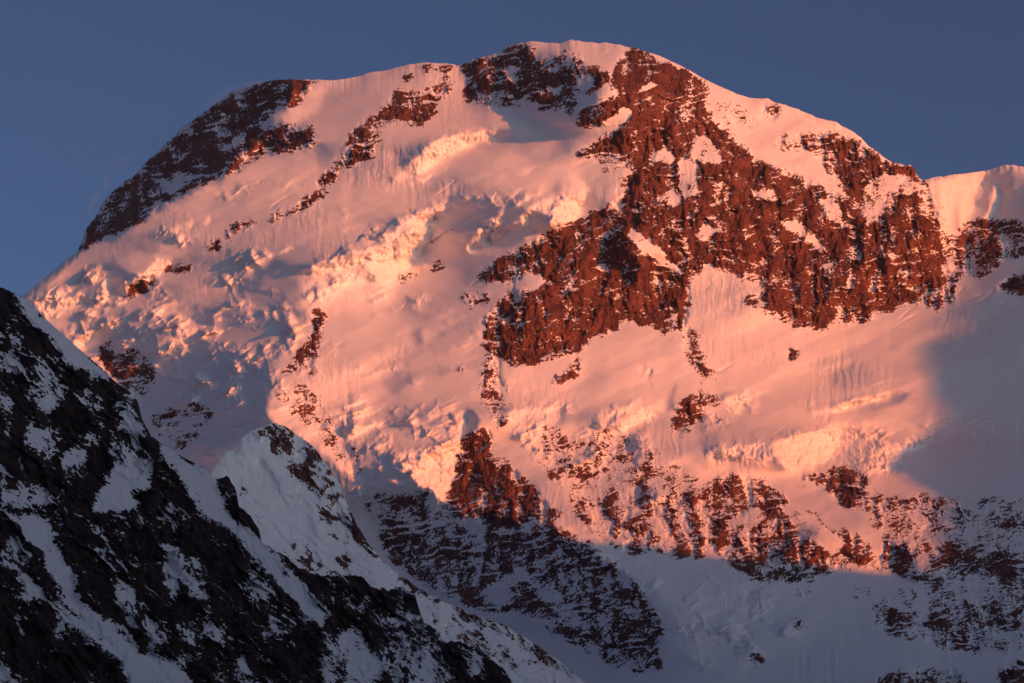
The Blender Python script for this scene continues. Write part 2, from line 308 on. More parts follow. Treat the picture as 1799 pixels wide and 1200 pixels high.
# ice cliffs and seracs: (name, label, facing value, blur, outline)
ICE = [
 ('ice_cliff', None, .62, 3, "1232,800 1258,786 1300,778 1348,776 1362,800 1340,812 1290,806 1250,812"),
 ('ice_cliff', 'shadowed middle of the right ice cliff', .50, 4, "1472,752 1510,756 1540,770 1570,786 1545,830 1520,836 1490,812 1456,812"),
 ('ice_cliff', 'bright serac band high on the upper glacier', .78, 3, "723,298 728,285 742,272 741,256 755,264 765,247 785,240 820,234 850,227 875,235 860,246 830,256 800,264 780,277 760,292 740,302"),
 ('ice_cliff', 'long golden ice cliff at the centre of the glacier', .82, 4, "703,386 760,369 800,350 792,366 767,381 757,401 747,441 722,472 702,483 690,492 660,484 640,464 600,472 560,472 530,472 560,461 600,451 640,442 665,432 680,410 710,414 725,396"),
 ('ice_cliff', None, .78, 3, "818,426 845,404 870,384 890,363 882,381 867,401 864,426 852,437 840,427 825,446 813,442"),
 ('ice_cliff', 'curled ice cliff beside the red buttress', .78, 3, "913,382 930,360 950,351 1000,349 1028,336 1020,371 1002,391 965,413 962,396 975,385 950,369 935,375 926,401 917,413"),
 ('serac', 'small sunlit ice block, far left', .85, 2, "158,491 174,471 180,469 172,483 163,492"),
 ('serac', 'curved sunlit ice block, far left', .85, 2, "176,500 186,488 196,504 192,520 176,532 163,526 177,515"),
 ('ice_cliff', 'sunlit ice edge at the left skyline', .66, 3, "42,520 75,514 112,507 104,520 77,526 84,562 64,541"),
 ('serac', None, .7, 2, "98,532 122,522 145,514 147,530 122,538 104,541"),
 ('ice_cliff', 'sunlit fluted ice edge above the left rock lump', .76, 3, "238,492 260,469 275,454 303,454 297,466 270,486 252,491"),
 ('serac', None, .8, 2, "126,606 135,589 150,586 157,605 141,617"),
 ('serac', None, .62, 2, "403,660 424,644 430,655 410,667"),
 ('ice_cliff', 'tall sunlit ice cliff of the lower glacier', .70, 4, "700,792 740,787 780,781 800,761 811,724 817,730 810,780 802,820 792,860 786,884 760,862 722,842 704,832"),
 ('ice_cliff', None, .72, 3, "888,720 970,714 985,720 980,741 960,752 930,747 893,737"),
 ('ice_cliff', None, .75, 3, "1048,727 1075,719 1100,709 1122,714 1152,730 1142,747 1090,752 1058,747"),
 ('ice_cliff', 'broad smooth ice cliff on the right', .80, 4, "1348,782 1380,765 1430,755 1472,751 1472,782 1452,812 1422,827 1390,827 1360,802"),
 ('ice_cliff', 'ice cliff tapering into shade on the right', .74, 4, "1568,787 1600,771 1643,761 1622,782 1592,792 1567,822 1545,832 1533,807 1550,791"),
 ('ice_cliff', 'thin bright ice step across the right snowfield', .8, 2, "1436,721 1500,705 1572,689 1542,703 1490,717"),
 ('serac', None, .66, 3, "1275,702 1310,684 1317,700 1292,732 1279,722"),
]
# further relief of the snow: how squarely it faces the sun (1 = fully)
SHAPE = [
 (.6, 3, "298,400 320,392 345,386 340,394 318,402 300,410"), (.55, 2, "352,394 366,384 372,392 360,400"), (.6, 2, "485,442 508,430 526,438 505,444"), (.62, 2, "598,408 626,400 604,413"), (.66, 3, "574,442 606,431 596,443"),
 (.08, 3, "574,438 600,427 584,430"), (.7, 3, "640,432 650,420 663,414 656,430"), (.14, 7, "446,474 490,452 502,464 458,492"), (.05, 4, "738,646 800,648 808,656 746,652"), (.66, 3, "558,626 590,630 562,638"), (.6, 3, "690,430 760,400 745,440"),
 (.2, 8, "470,500 520,490 530,505 480,520"), (.1, 8, "395,500 440,485 470,500 420,520"), (.62, 3, "690,312 712,305 716,316 700,322"), (.1, 4, "676,318 692,308 694,322"), (.6, 3, "820,690 860,690 850,700"), (.62, 5, "900,690 930,684 925,694"),
 (.15, 6, "720,590 735,575 745,590 728,610"), (.6, 3, "730,592 770,572 745,590"), (.15, 7, "1000,560 1005,570 995,580"), (.2, 8, "640,740 700,720 760,735 700,745"), (.62, 3, "940,232 975,228 962,245 944,244"), (.55, 3, "975,238 985,226 990,240"),
 (.15, 7, "800,330 850,325 900,335 860,350"), (.12, 6, "810,320 840,345 800,370 790,350"), (.6, 4, "900,300 940,292 930,306"), (.18, 6, "960,330 985,320 990,345 970,350"), (.2, 9, "1020,320 1040,330 1030,370 1015,400"),
 (.05, 5, "694,272 740,257 741,271 722,293 700,287"), (.72, 2, "728,312 780,301 797,287 775,303 740,316"), (.1, 7, "725,337 780,308 852,297 832,306 760,334"),
 (.64, 8, "535,492 600,480 690,490 692,530 672,552 640,557 600,542 560,562 528,542 528,512"), (.03, 3, "680,406 712,392 708,401 690,409"), (.05, 3, "650,436 672,418 680,407 667,431"),
 (.18, 5, "445,541 520,546 527,570 515,592 480,587 438,567"), (.55, 2, "468,546 490,550 476,576 461,587"), (.6, 3, "500,545 520,558 533,592 511,572"),
 (.06, 7, "788,372 830,354 868,360 880,372 842,401 815,443 770,452 768,412"), (.08, 5, "930,386 950,371 980,376 980,391 960,396 950,411 930,406"), (.66, 6, "1000,300 1030,328 1022,362 1008,340"),
 (.08, 3, "72,526 115,516 145,510 102,541 86,536"), (.16, 5, "105,498 150,469 200,458 237,470 232,500 210,521 196,490 150,512"),
 (.46, 5, "200,456 290,438 342,430 332,456 280,461 240,481"), (.75, 2, "224,571 260,552 291,539 286,547 250,563"), (.1, 6, "178,562 262,560 277,590 277,642 180,622 168,582"),
 (.52, 3, "276,606 300,599 350,594 377,582 347,570 335,554 300,560 320,574 306,591 280,597"), (.5, 3, "279,632 277,606 300,600 332,600"), (.55, 2, "398,562 420,569 426,590 418,604 420,586 440,574 457,564 450,576 430,591"),
 (.2, 6, "328,549 400,538 450,544 482,560 470,612 402,612 382,587 350,562"), (-.08, 9, "250,662 480,622 468,690 482,742 400,792 368,826 300,792 248,722"),
 (.62, 5, "468,702 485,690 530,690 562,740 602,800 642,862 600,824 540,772 485,744 464,720"),
 (.34, 6, "595,731 620,725 642,760 682,780 672,822 642,822 615,782 600,762"), (.65, 2, "588,723 604,721 599,747"), (.75, 2, "623,751 650,742 684,748 642,759"),
 (.3, 4, "678,802 700,782 702,832 684,842"), (-.05, 4, "816,720 830,718 842,746 816,772 801,832 797,802"), (.2, 6, "668,672 700,650 802,650 742,661 690,692"),
 (.12, 3, "975,726 991,714 986,747 977,742"), (.2, 6, "1485,761 1520,765 1537,786 1520,832 1500,802 1480,782"), (.12, 3, "1456,724 1560,704 1602,690 1592,702 1520,720"),
 (.5, 4, "1255,791 1300,781 1332,775 1322,802 1280,802"), (.22, 5, "1240,761 1266,760 1256,792 1223,782"), (.25, 4, "1270,776 1300,775 1301,812 1280,802"), (.25, 4, "1310,775 1331,790 1331,812 1315,802"),
 (.08, 3, "1264,691 1281,690 1271,706"), (.18, 4, "1180,691 1191,670 1186,722 1173,722"), (.12, 5, "1112,751 1136,745 1126,802 1114,832"), (.18, 5, "1224,762 1246,720 1241,762"),
 (-.08, 3, "1073,396 1090,384 1099,420 1096,452 1080,472 1068,452"), (0, 3, "1113,380 1131,390 1126,402"), (-.02, 3, "1099,450 1121,455 1119,502 1109,502"), (.02, 3, "1293,370 1306,385 1304,407 1294,402"),
 (-.03, 3, "1363,340 1381,360 1376,382"), (.0, 3, "1392,420 1402,500 1406,512 1394,507"), (-.03, 3, "1553,395 1571,420 1566,432"), (.05, 4, "1503,380 1521,430 1511,472"), (.05, 4, "1543,440 1561,470 1551,492"),
 (.05, 4, "1628,480 1646,500 1641,542 1629,532"), (-.03, 3, "898,510 916,515 913,542"), (-.12, 4, "868,850 886,860 881,932 865,932"), (-.03, 4, "925,855 941,880 946,897 930,892"),
 (-.12, 12, "812,122 930,82 1062,130 1062,180 1002,240 1002,272 950,252 900,202 828,182"), (.5, 4, "930,74 946,88 936,107"), (.48, 6, "1000,72 1064,78 1032,106 1010,101"),
 (-.38, 7, "100,445 140,335 200,260 280,190 380,120 450,90 505,90 505,192 455,216 545,220 552,252 470,264 400,306 300,354 200,412"),
 (.65, 3, "393,302 420,275 450,243 472,245 442,281 400,307"), (.45, 3, "463,175 492,164 482,192"), (.62, 3, "508,150 532,144 532,170 516,187 504,181"), (.35, 5, "368,222 385,195 430,163 442,180 400,212 384,232"),
 (.1, 9, "572,150 690,123 722,118 692,150 662,180 642,205 617,240 592,280 560,302 555,260 545,215 572,185"), (.47, 7, "490,202 560,175 545,202 520,220"),
 (.27, 14, "858,190 1002,240 1002,292 960,272 900,242 868,222"),
 (.58, 4, "1640,320 1700,305 1722,310 1713,340 1701,402 1686,452 1660,442 1648,380"), (.14, 4, "1716,328 1760,294 1746,340 1721,402 1700,442"), (.66, 3, "1751,318 1766,345 1741,380 1726,422 1717,420 1735,370"), (.1, 6, "1762,308 1860,288 1860,482 1742,402"),
 (-.1, 10, "660,900 760,870 850,925 960,912 1085,990 1165,1100 1160,1180 1050,1150 900,1070 760,1035"), (.55, 5, "960,888 1000,920 1085,975 1110,1010 1090,1000 1040,962 990,935"),
 (.12, 4, "1395,930 1440,915 1440,935 1400,960"), (.0, 6, "1330,950 1400,945 1380,985 1340,990"), (-.05, 6, "1555,940 1600,960 1620,1030 1580,1015"), (.55, 6, "1380,880 1500,940 1550,990 1500,975 1420,930"),
 (.6, 5, "945,800 1010,830 1060,920 1020,900 970,850"), (.02, 4, "1118,850 1128,840 1132,860 1160,870 1120,890"),
 (.5, 5, "1430,632 1470,622 1590,618 1580,630 1480,640"), (.25, 6, "1460,650 1520,645 1560,660 1500,690 1460,680"),
]
BASE = [(100,500,.4),(250,400,.24),(350,420,.33),(450,350,.27),(550,290,.30),(600,200,.15),(560,230,.08),(540,185,.4),(700,290,.34),(650,340,.31),(500,440,.31),(400,500,.35),(300,550,.33),(420,550,.42),
 (350,650,.0),(420,720,-.05),(450,560,.25),(600,420,.38),(680,560,.5),(600,480,.58),(750,560,.36),(760,620,.4),(820,560,.35),(650,640,.54),(700,720,.38),(760,700,.4),(600,700,.55),(560,700,.5),(850,400,.1),(820,450,.12),
 (900,300,.38),(930,240,.1),(880,220,.12),(960,300,.4),(990,350,.5),(800,200,.3),(850,180,.1),(750,190,.3),(700,140,.15),(660,170,.12),(1000,280,.35),(1040,310,.3),(1030,360,.25),(1000,130,.12),(950,100,.2),(1100,100,.4),
 (1060,90,.35),(1150,180,.55),(1280,200,.5),(1350,260,.5),(1400,210,.47),(1500,240,.42),(1450,330,.5),(1300,320,.56),(1200,300,.4),(1150,450,.58),(1000,500,.6),(1250,480,.5),(1350,420,.58),(1450,480,.6),(1550,450,.55),
 (1640,420,.6),(1000,680,.5),(1100,620,.52),(1050,700,.42),(1300,600,.6),(1400,640,.6),(1400,720,.45),(1500,680,.4),(1550,730,.4),(1450,620,.56),(1300,700,.45),(1200,800,.5),(1150,780,.5),(1100,900,.4),(1000,800,.5),
 (950,780,.5),(900,680,.5),(1400,870,.4),(1500,940,.4),(1700,330,.45),(1745,340,.5),(1720,380,.2),(1785,330,.15),(1750,450,.2),(1700,600,.25),(1700,800,.25),(1750,1000,.2),(1300,1080,.3),(1500,1120,.3),(1200,1000,.3),
 (900,980,.0),(1000,1060,0),(1100,1100,0),(700,920,.2),(760,990,.1),(500,850,.1),(560,940,.12),(450,800,.1),(700,1050,.3),(900,1130,.3),(530,800,.3),(600,870,.35),(0,700,.3),(0,1000,.3),(300,1100,.3),(600,1200,.3),(1950,700,.3),(1950,1100,.3),(1950,300,.2),(-200,900,.35),(1700,150,.4),(100,100,.3),(900,0,.3)]

MP = Maps(-360, 2160, -30, 1380, 1.5)
GU, GV = np.meshgrid(MP.us, MP.vs)
# smooth base facing value (inverse-distance weights on a coarse grid)
cu, cv = np.meshgrid(np.linspace(MP.us[0], MP.us[-1], 180), np.linspace(MP.vs[0], MP.vs[-1], 100))
num = np.zeros(cu.shape); den = np.zeros(cu.shape)
for bu, bv, bs in BASE:
    w = 1.0 / (((cu - bu)**2 + (cv - bv)**2) / 900.0 + .3)**1.6
    num += w * bs; den += w
cb = num / den
fx = (GU - MP.us[0]) / (MP.us[-1] - MP.us[0]) * 178.99; fy = (GV - MP.vs[0]) / (MP.vs[-1] - MP.vs[0]) * 98.99
i = fx.astype(int); j = fy.astype(int); fx = fx - i; fy = fy - j
S = ((cb[j,i]*(1-fx)+cb[j,i+1]*fx)*(1-fy) + (cb[j+1,i]*(1-fx)+cb[j+1,i+1]*fx)*fy).astype(np.float32)
COV = np.zeros(MP.shape, np.float32); LAB = np.zeros(MP.shape, np.int32); CL = np.zeros(MP.shape, np.float32)
names = {0: ('snow_face', None)}
REGION = [('glacier', 'pink snow of the upper left glacier', "-360,900 -360,400 40,400 400,100 700,60 1060,60 1000,280 1000,420 860,540 850,640 880,740 800,760 640,760 560,700 560,540 470,690 250,760 0,900"),
          ('snow_flank', 'smooth sunlit snow flank right of the summit', "1060,40 1700,40 1700,330 1490,350 1245,200 1240,145"),
          ('snow_basin', 'sunlit snow basin under the red rock walls', "880,740 850,640 1100,560 1300,480 1680,540 1640,760 1580,850 1240,840 1000,840"),
          ('far_shoulder', 'steep snow shoulder joining the right skyline', "1622,280 2160,280 2160,560 1680,540"),
          ('snow_slope', None, "370,830 480,744 660,960 1010,1195 900,1380 300,1380 300,900"),
          ('snow_apron', 'blue shaded snow apron at the bottom right', "1080,975 1240,985 1560,1020 1640,760 1680,560 2160,560 2160,1380 1010,1380 1165,1180")]
k = 1
for nm, lb, pts in REGION:
    r = MP.patch(P(pts), 0); LAB[r[0]] = np.where(r[1] > .5, k, LAB[r[0]]); names[k] = (nm, lb); k += 1
for val, bl, pts in SHAPE: MP.paint(S, P(pts), val, bl)
for nm, lb, val, bl, pts in ICE:
    MP.paint(S, P(pts), val, bl); MP.paint(CL, P(pts), 1.0, bl)
    r = MP.patch(P(pts), 0); LAB[r[0]] = np.where(r[1] > .5, k, LAB[r[0]]); names[k] = (nm, lb); k += 1
for nm, lb, c, pts in ROCK:
    MP.paint(COV, P(pts), c, 6)
    r = MP.patch(P(pts), 0); LAB[r[0]] = np.where(r[1] > .5, k, LAB[r[0]]); names[k] = (nm, lb); k += 1
for c, pts in PATCH: MP.paint(COV, P(pts), c, 2.5)
CLW = boxblur(CL, 8); HALO = np.clip(boxblur(COV, 16) * .8, 0, .5)
NBACK = k; names[k] = ('back_slope', None)

# from facing values to slopes, from slopes to one integrable relief (least squares in the Fourier domain)
CB = boxblur(COV, 9)
S = MP.sample(S, GU + 7*fbm(GU/38, GV/38, 21, 3) + 3.5*fbm(GU/11, GV/11, 23, 2), GV + 7*fbm(GU/38, GV/38, 25, 3) + 3.5*fbm(GU/11, GV/11, 27, 2))
S = .36 + (S - .36) * 1.35
S = S + (.33 * smooth(1612, 1640, GU) * smooth(470, 380, GV) * ridged(GU/30 + GV/260 + .3*fbm(GU/50, GV/50, 51, 2), GV/220, 53, 3)).astype(np.float32)
S = S + (.05 * fbm(GU/26, GV/17, 55, 3)).astype(np.float32) * (1 - CB)
S = S + CB * (.50 * ridged(GU/44 + .3*fbm(GU/70, GV/70, 13, 3) + GV/300, GV/190, 15, 4) - .02 + .16 * fbm(GU/30, GV/36, 19, 4)).astype(np.float32)
S = S + (.10 * fbm(GU/120 + GV/100, GV/50 + GU/110, 3, 4) + .05 * ridged(GU/40 + .3*fbm(GU/60, GV/60, 47, 2), GV/150, 49, 3) + .03 * fbm((GU+GV*.4)/90, (GV-GU*.45)/12, 4, 2)).astype(np.float32) * (1 - COV)
ib, _ = facet((GU*.94 - GV*.34)/30 + .5*fbm(GU/20, GV/20, 33, 2), (GU*.34 + GV*.94)/17 + .5*fbm(GU/20, GV/20, 35, 2), 37, 0.0)
IM = np.zeros(MP.shape, np.float32)
for w_, pts in [(.55, "60,520 150,470 235,470 300,540 470,520 540,540 520,620 430,640 280,640 170,610 110,590"), (.5, "590,710 690,730 800,720 815,760 790,870 700,840 620,800"), (.45, "690,380 800,350 790,380 740,470 640,480 530,560 520,480"), (.5, "800,350 1020,330 1010,390 900,420 800,450"),
                (.35, "890,715 1150,705 1140,800 1000,830 900,770"), (.4, "1240,690 1320,680 1330,810 1240,800"), (.75, "250,640 470,640 460,740 360,810 260,720"), (.2, "1150,1000 1340,1010 1400,1120 1250,1180 1130,1120"), (.3, "1480,750 1640,750 1600,830 1520,850")]: MP.paint(IM, P(pts), w_, 12)
IM = IM * smooth(-.3, .7, fbm(GU/60, GV/40, 39, 3)).astype(np.float32)
S = S + IM * (ib - .45) * 1.25
q0 = np.where(COV > 0, -1.25 + .35 * COV, -1.25).astype(np.float32) + .55 * CL      # depth gained per pixel upwards
ptab = np.linspace(1.7, -2.0, 400)
stab = lambda p, q: (-p*LC[0] - q*LC[1] + LC[2]) / np.sqrt(1 + p*p + q*q)
sv = stab(ptab, -1.2); kmax = int(np.argmax(sv)); PU = np.interp(np.clip(S, sv[0], sv[kmax]), sv[:kmax+1], ptab[:kmax+1]).astype(np.float32)
pm, qm = float(PU.mean()), float(q0.mean())
wx = np.clip(np.minimum(GU - MP.us[0], MP.us[-1] - GU) / 250, 0, 1); wy = np.clip(np.minimum(GV - MP.vs[0], MP.vs[-1] - GV) / 60, 0, 1)
tap = wx * wy
Fp = np.fft.rfft2((PU - pm) * tap); Fq = np.fft.rfft2(-(q0 - qm) * tap)        # map rows run downwards
ku = np.fft.rfftfreq(MP.shape[1], MP.g)[None, :] * 2 * np.pi; kv = np.fft.fftfreq(MP.shape[0], MP.g)[:, None] * 2 * np.pi
WQ = .03
dn = ku**2 + WQ * kv**2; dn[0, 0] = 1
HS = np.fft.irfft2((-1j*ku*Fp - 1j*WQ*kv*Fq) / dn, s=MP.shape).astype(np.float32)
HB = (HS + pm * (GU - PW/2) - qm * (GV - 600)).astype(np.float32)
gu = np.gradient(HB, MP.g, axis=1); gv = -np.gradient(HB, MP.g, axis=0)
print('facing rms', float(np.sqrt(np.mean((stab(gu, gv) - S)[60:800, 260:1420]**2))), 'mean slopes', pm, qm, 'range', HB[60:800, 240:1440].min(), HB[60:800, 240:1440].max())

ul = np.interp(GV, [60, 140, 165, 190, 215, 262, 305, 335, 392, 445, 520], [560, 556, 532, 500, 476, 430, 372, 318, 236, 132, 0])
HS = HS - (1.25 * 9 * np.log1p(np.exp(np.clip((ul - GU) / 9, -30, 30)))).astype(np.float32) * smooth(520, 445, GV).astype(np.float32)
HB = (HS + pm * (GU - PW/2) - qm * (GV - 600)).astype(np.float32)

D0 = 6500.0; MPP = D0 / FPX
def relief_to_D(h): return D0 - h * MPP

def build_columns(u_in0, u_in1, du, u_out0, u_out1, nout):
    inner = np.arange(u_in0, u_in1 + du, du)
    l = u_in0 - (u_in0 - u_out0) * (np.linspace(1, 0, nout, endpoint=False))**1.4
    r = inner[-1] + (u_out1 - inner[-1]) * (np.linspace(1, 0, nout, endpoint=False)[::-1])**1.4
    return np.concatenate([l, inner, r])
cols = build_columns(-24, 1824, 1.36, -1000, 3000, 90)
skx, sky_ = np.array(SKY).T
vs0 = np.interp(cols, skx, sky_)
vs0 = vs0 + 2.4 * fbm(cols / 16, cols * 0 + .5, 91, 4) * np.interp(cols, [0, 140, 420, 480, 800, 1000, 1250, 1340, 1360, 1480, 1620, 1700], [.2, 1.2, 1, .8, .5, .9, .3, 1, .6, .7, 1.4, .8])
NR = 770
tt = np.linspace(0, 1, NR)
Vg = vs0[None, :] + (1228 - vs0)[None, :] * tt[:, None]; Ug = np.repeat(cols[None, :], NR, 0)
# domain-warped sampling gives every traced edge a ragged outline
wu = 4.6 * fbm(Ug/24, Vg/24, 5, 3) + 1.4 * fbm(Ug/6, Vg/6, 8, 2); wv = 4.6 * fbm(Ug/24, Vg/24, 6, 3) + 1.4 * fbm(Ug/6, Vg/6, 9, 2)
cov = MP.sample(COV, Ug + wu, Vg + wv); cov = np.maximum(cov, MP.sample(HALO, Ug, Vg) * smooth(.25, 1.0, fbm(Ug/26, Vg/20, 29, 4)))
cov = np.maximum(cov, smooth(1830, 1960, Ug) * .75 * smooth(-.2, .7, fbm(Ug/120, Vg/90, 93, 4)))
cl = MP.sample(CL, Ug + .5*wu, Vg + .5*wv); cw = MP.sample(CLW, Ug, Vg)
ew = np.clip(cw * 1.2 + .8 * MP.sample(IM, Ug, Vg), 0, 1.2)
H = MP.sample(HS, Ug + ew*wu, Vg + ew*wv) + (pm * (Ug - PW/2) - qm * (Vg - 600))
# crags: ribs, gullies and ledges dipping to the lower left
ca, sa = math.cos(R(20)), math.sin(R(20))
A = Ug * ca - Vg * sa; B = Ug * sa + Vg * ca
hc, T = crag(Ug, Vg, 201, .60, 18, 1.35, .55)
cr = smooth(.05, .8, cov)
H = H + cr * .62 * hc
# snow surface: drifts, wind crust, crevassed ice
sn = 1 - cr
H = H + sn * (1.5 * fbm(A / 110, B / 30, 71, 3, .4) + .28 * fbm(A / 60, B / 8, 75, 2) + smooth(-.2, .8, fbm(Ug/170, Vg/120, 79, 3)) * (1.6 * ridged(Ug/15 + .4*fbm(Ug/30, Vg/40, 77, 2), Vg/110, 78, 3) + .5 * fbm(Ug/7, Vg/6, 76, 2)))
fi, _ = facet(Ug / 13, Vg / 22, 251); fj, _ = facet(Ug / 6, Vg / 8, 261)
H = H + np.maximum(cl, .7 * cw) * sn * (1.8 * fi + .8 * fj + 1.6 * ridged(Ug/9 + .4*fbm(Ug/12, Vg/12, 255, 2), Vg/40, 257, 3))
brk = np.clip(MP.sample(IM, Ug, Vg) * 1.6 + .9 * smooth(.1, .9, fbm(Ug / 120, Vg / 70, 83, 3)) * smooth(950, 500, Ug) * smooth(300, 420, Vg), 0, 1) * sn
Ai = Ug * .91 - Vg * .41; Bi = Ug * .41 + Vg * .91
H = H + brk * (ledge(Bi, Ai, 46, 261, .55, .6) + ledge(Bi, Ai, 21, 271, .6, .55) + .7 * ledge(Ai, Bi, 27, 281, .5, .5) + .6 * ledge(Bi, Ai, 9, 291, .5, .5))
fb1, _ = facet(Ai / 25 + .4*fbm(Ug/18, Vg/18, 263, 2), Bi / 13, 265, 1.3); fb2, _ = facet(Ai / 11, Bi / 6.5, 267, 1.3)
H = H + brk * (4.6 * fb1 + 2.4 * fb2 - 3)
crv = smooth(.84, .98, ridged(Ai / 190, Bi / 24, 85, 1)) * smooth(.25, .8, fbm(Ug / 110, Vg / 70, 87, 3)) * sn      # crevasses
H = H - 2.0 * crv
cov = np.clip(cov + .8 * cov * (1 - cov) * fbm(Ug/34, Vg/42, 121, 4), 0, 1)
bw = .17 + .20 * smooth(800, 870, Vg) + .32 * smooth(-.5, .8, fbm(Ug/55, Vg/45, 123, 3))
rock = smooth(-bw, bw, cov - T) * smooth(.01, .05, cov)
H = H + rock * .6
# the crest rounds over to the back
dd = Vg - vs0[None, :]; rd = np.interp(cols, [0, 130, 420, 700, 1000, 1250, 1600, 1700], [40, 14, 14, 40, 34, 20, 10, 14])[None, :]
H = H - .9 * rd * np.clip(1 - dd / rd, 0, 1)**2
Dm = relief_to_D(H)
front = world_at(Ug, Vg, Dm)
# apron below the frame down to the valley, and the back side
crest = front[0]; foot = front[-1]
back = []
for s, (dy, dz) in enumerate([(12, -2), (35, -14), (80, -46), (160, -120), (320, -280), (700, -640), (1500, -1350), (2600, -2700)]):
    p = crest.copy(); p[:, 1] += dy; p[:, 2] = np.maximum(p[:, 2] + dz, -40) + (6 * fbm(cols/40, cols*0 + s, 300 + s, 3) if s > 2 else 0); back.append(p)
low = []
for s, fr in enumerate([.15, .4, .7, 1.0]):
    p = foot.copy(); dz = (p[:, 2] + 30) * fr; p[:, 2] -= dz; p[:, 1] -= dz * 1.7; low.append(p)
allp = np.concatenate([np.array(back[::-1]), front, np.array(low)], 0)
nb = len(back); nr, nc = allp.shape[:2]
rk = np.zeros((nr, nc), np.float32); rk[nb:nb+NR] = rock
rk[:nb] = (fbm(np.tile(cols, (nb, 1))/30, np.arange(nb)[:, None]*1.3 + 0*cols[None], 400, 3) > .1)
rk[nb+NR:] = rock[-1] * .5
quads = grid_quads(nr, nc)
fl = np.full((nr - 1, nc - 1), 0, np.int32); fl[:nb] = NBACK
um = (Ug[:-1, :-1] + Ug[1:, 1:]) / 2 + wu[:-1, :-1]; vm = (Vg[:-1, :-1] + Vg[1:, 1:]) / 2 + wv[:-1, :-1]
fl[nb:nb+NR-1] = MP.nearest(LAB, um, vm)
fl[nb+NR-1:] = fl[nb+NR-2]
BASEPT = np.array([0.0, 6300.0, 0.0])
mountain = top('mountain', 'huge snow and rock mountain with a rounded summit glowing pink', 'mountain', BASEPT)
split((allp - BASEPT).reshape(-1, 3), quads, rk.ravel(), fl.ravel(), names, MAT_FACE, mountain)
print('mountain', nr * nc, time.time() - T0)

# ================================================================== THE DARK RIDGE IN FRONT
FSKY = ("-260,300 -60,448 0,503 20,512 45,525 80,560 130,605 180,648 200,668 230,690 242,705 250,738 265,765 290,785 330,808 360,822 372,838 385,841 398,836 415,860 420,890 440,905 455,930 460,955 "
         "490,970 510,985 535,1005 560,1010 600,1012 615,1008 640,1015 650,1030 680,1036 710,1032 728,1045 735,1065 745,1095 765,1105 785,1130 810,1125 850,1145 865,1160 880,1170 905,1205 960,1262 1100,1390")
FSNOW = [(.02, "25,513 45,525 80,560 130,605 180,648 202,668 190,668 165,650 150,650 130,645 115,635 100,605 85,590 60,570 40,540"),
 (.04, "265,763 290,784 330,806 372,833 385,870 410,905 440,935 500,985 530,1020 560,1070 577,1102 540,1082 500,1042 470,1012 450,977 420,947 390,922 355,907 342,892 327,862 312,827 290,802"),
 (.02, "158,902 185,845 200,820 205,811 240,825 264,840 266,855 255,863 230,866 246,886 236,896 200,907"), (.06, "108,802 125,785 140,768 155,758 177,768 162,781 152,801 137,817 113,827"),
 (.08, "38,760 70,754 106,754 110,771 92,802 70,802 55,791 41,776"), (.06, "0,888 20,898 60,903 92,925 107,970 127,1010 142,1060 182,1085 207,1110 232,1140 262,1150 302,1160 340,1202 350,1240 235,1240 220,1172 180,1132 150,1092 130,1072 110,1062 100,1022 70,972 40,942 15,915"),
 (.05, "31,1010 50,1023 80,1043 110,1068 150,1098 200,1143 217,1162 200,1153 160,1123 120,1093 90,1063 54,1052"), (.03, "-40,1150 0,1163 37,1202 40,1240 -40,1240"), (.25, "40,700 70,664 110,680 117,700 85,721 96,737 60,702"),
 (.1, "-30,680 20,700 57,742 20,722 -30,712"), (.1, "130,691 150,684 182,700 167,707 192,722 150,717"), (.08, "164,730 185,739 217,775 247,815 258,832 240,818 205,788 180,758"), (.08, "194,690 211,710 242,740 263,770 267,792 250,772 220,742 199,717"),
 (.04, "568,1108 600,1113 627,1108 643,1130 658,1165 668,1202 670,1240 580,1240 563,1150"), (.04, "713,1078 736,1083 757,1130 763,1170 763,1240 720,1240 713,1150 703,1110"), (.1, "828,1140 852,1150 852,1187 830,1192 813,1160"),
 (.1, "289,958 320,968 347,985 343,1010 364,1047 350,1047 325,1017 304,987"), (.08, "298,1085 340,1093 344,1063 367,1070 373,1095 393,1110 382,1127 350,1122 330,1132 313,1102"), (.1, "200,1028 225,1022 247,1060 263,1073 267,1100 287,1132 260,1112 240,1112 210,1062"),
 (.38, "130,900 230,900 222,942 190,962 158,932"), (.3, "378,1170 430,1158 452,1202 452,1240 390,1240"), (.28, "448,1008 502,1050 522,1112 480,1112 458,1062"), (.12, "0,820 40,850 80,880 60,900 0,880"), (.3, "330,900 360,905 345,920"),
 (.3, "590,1030 625,1045 620,1075 580,1060"), (.35, "660,1060 705,1060 705,1100 660,1100"), (.15, "60,640 95,655 70,668 45,655")]
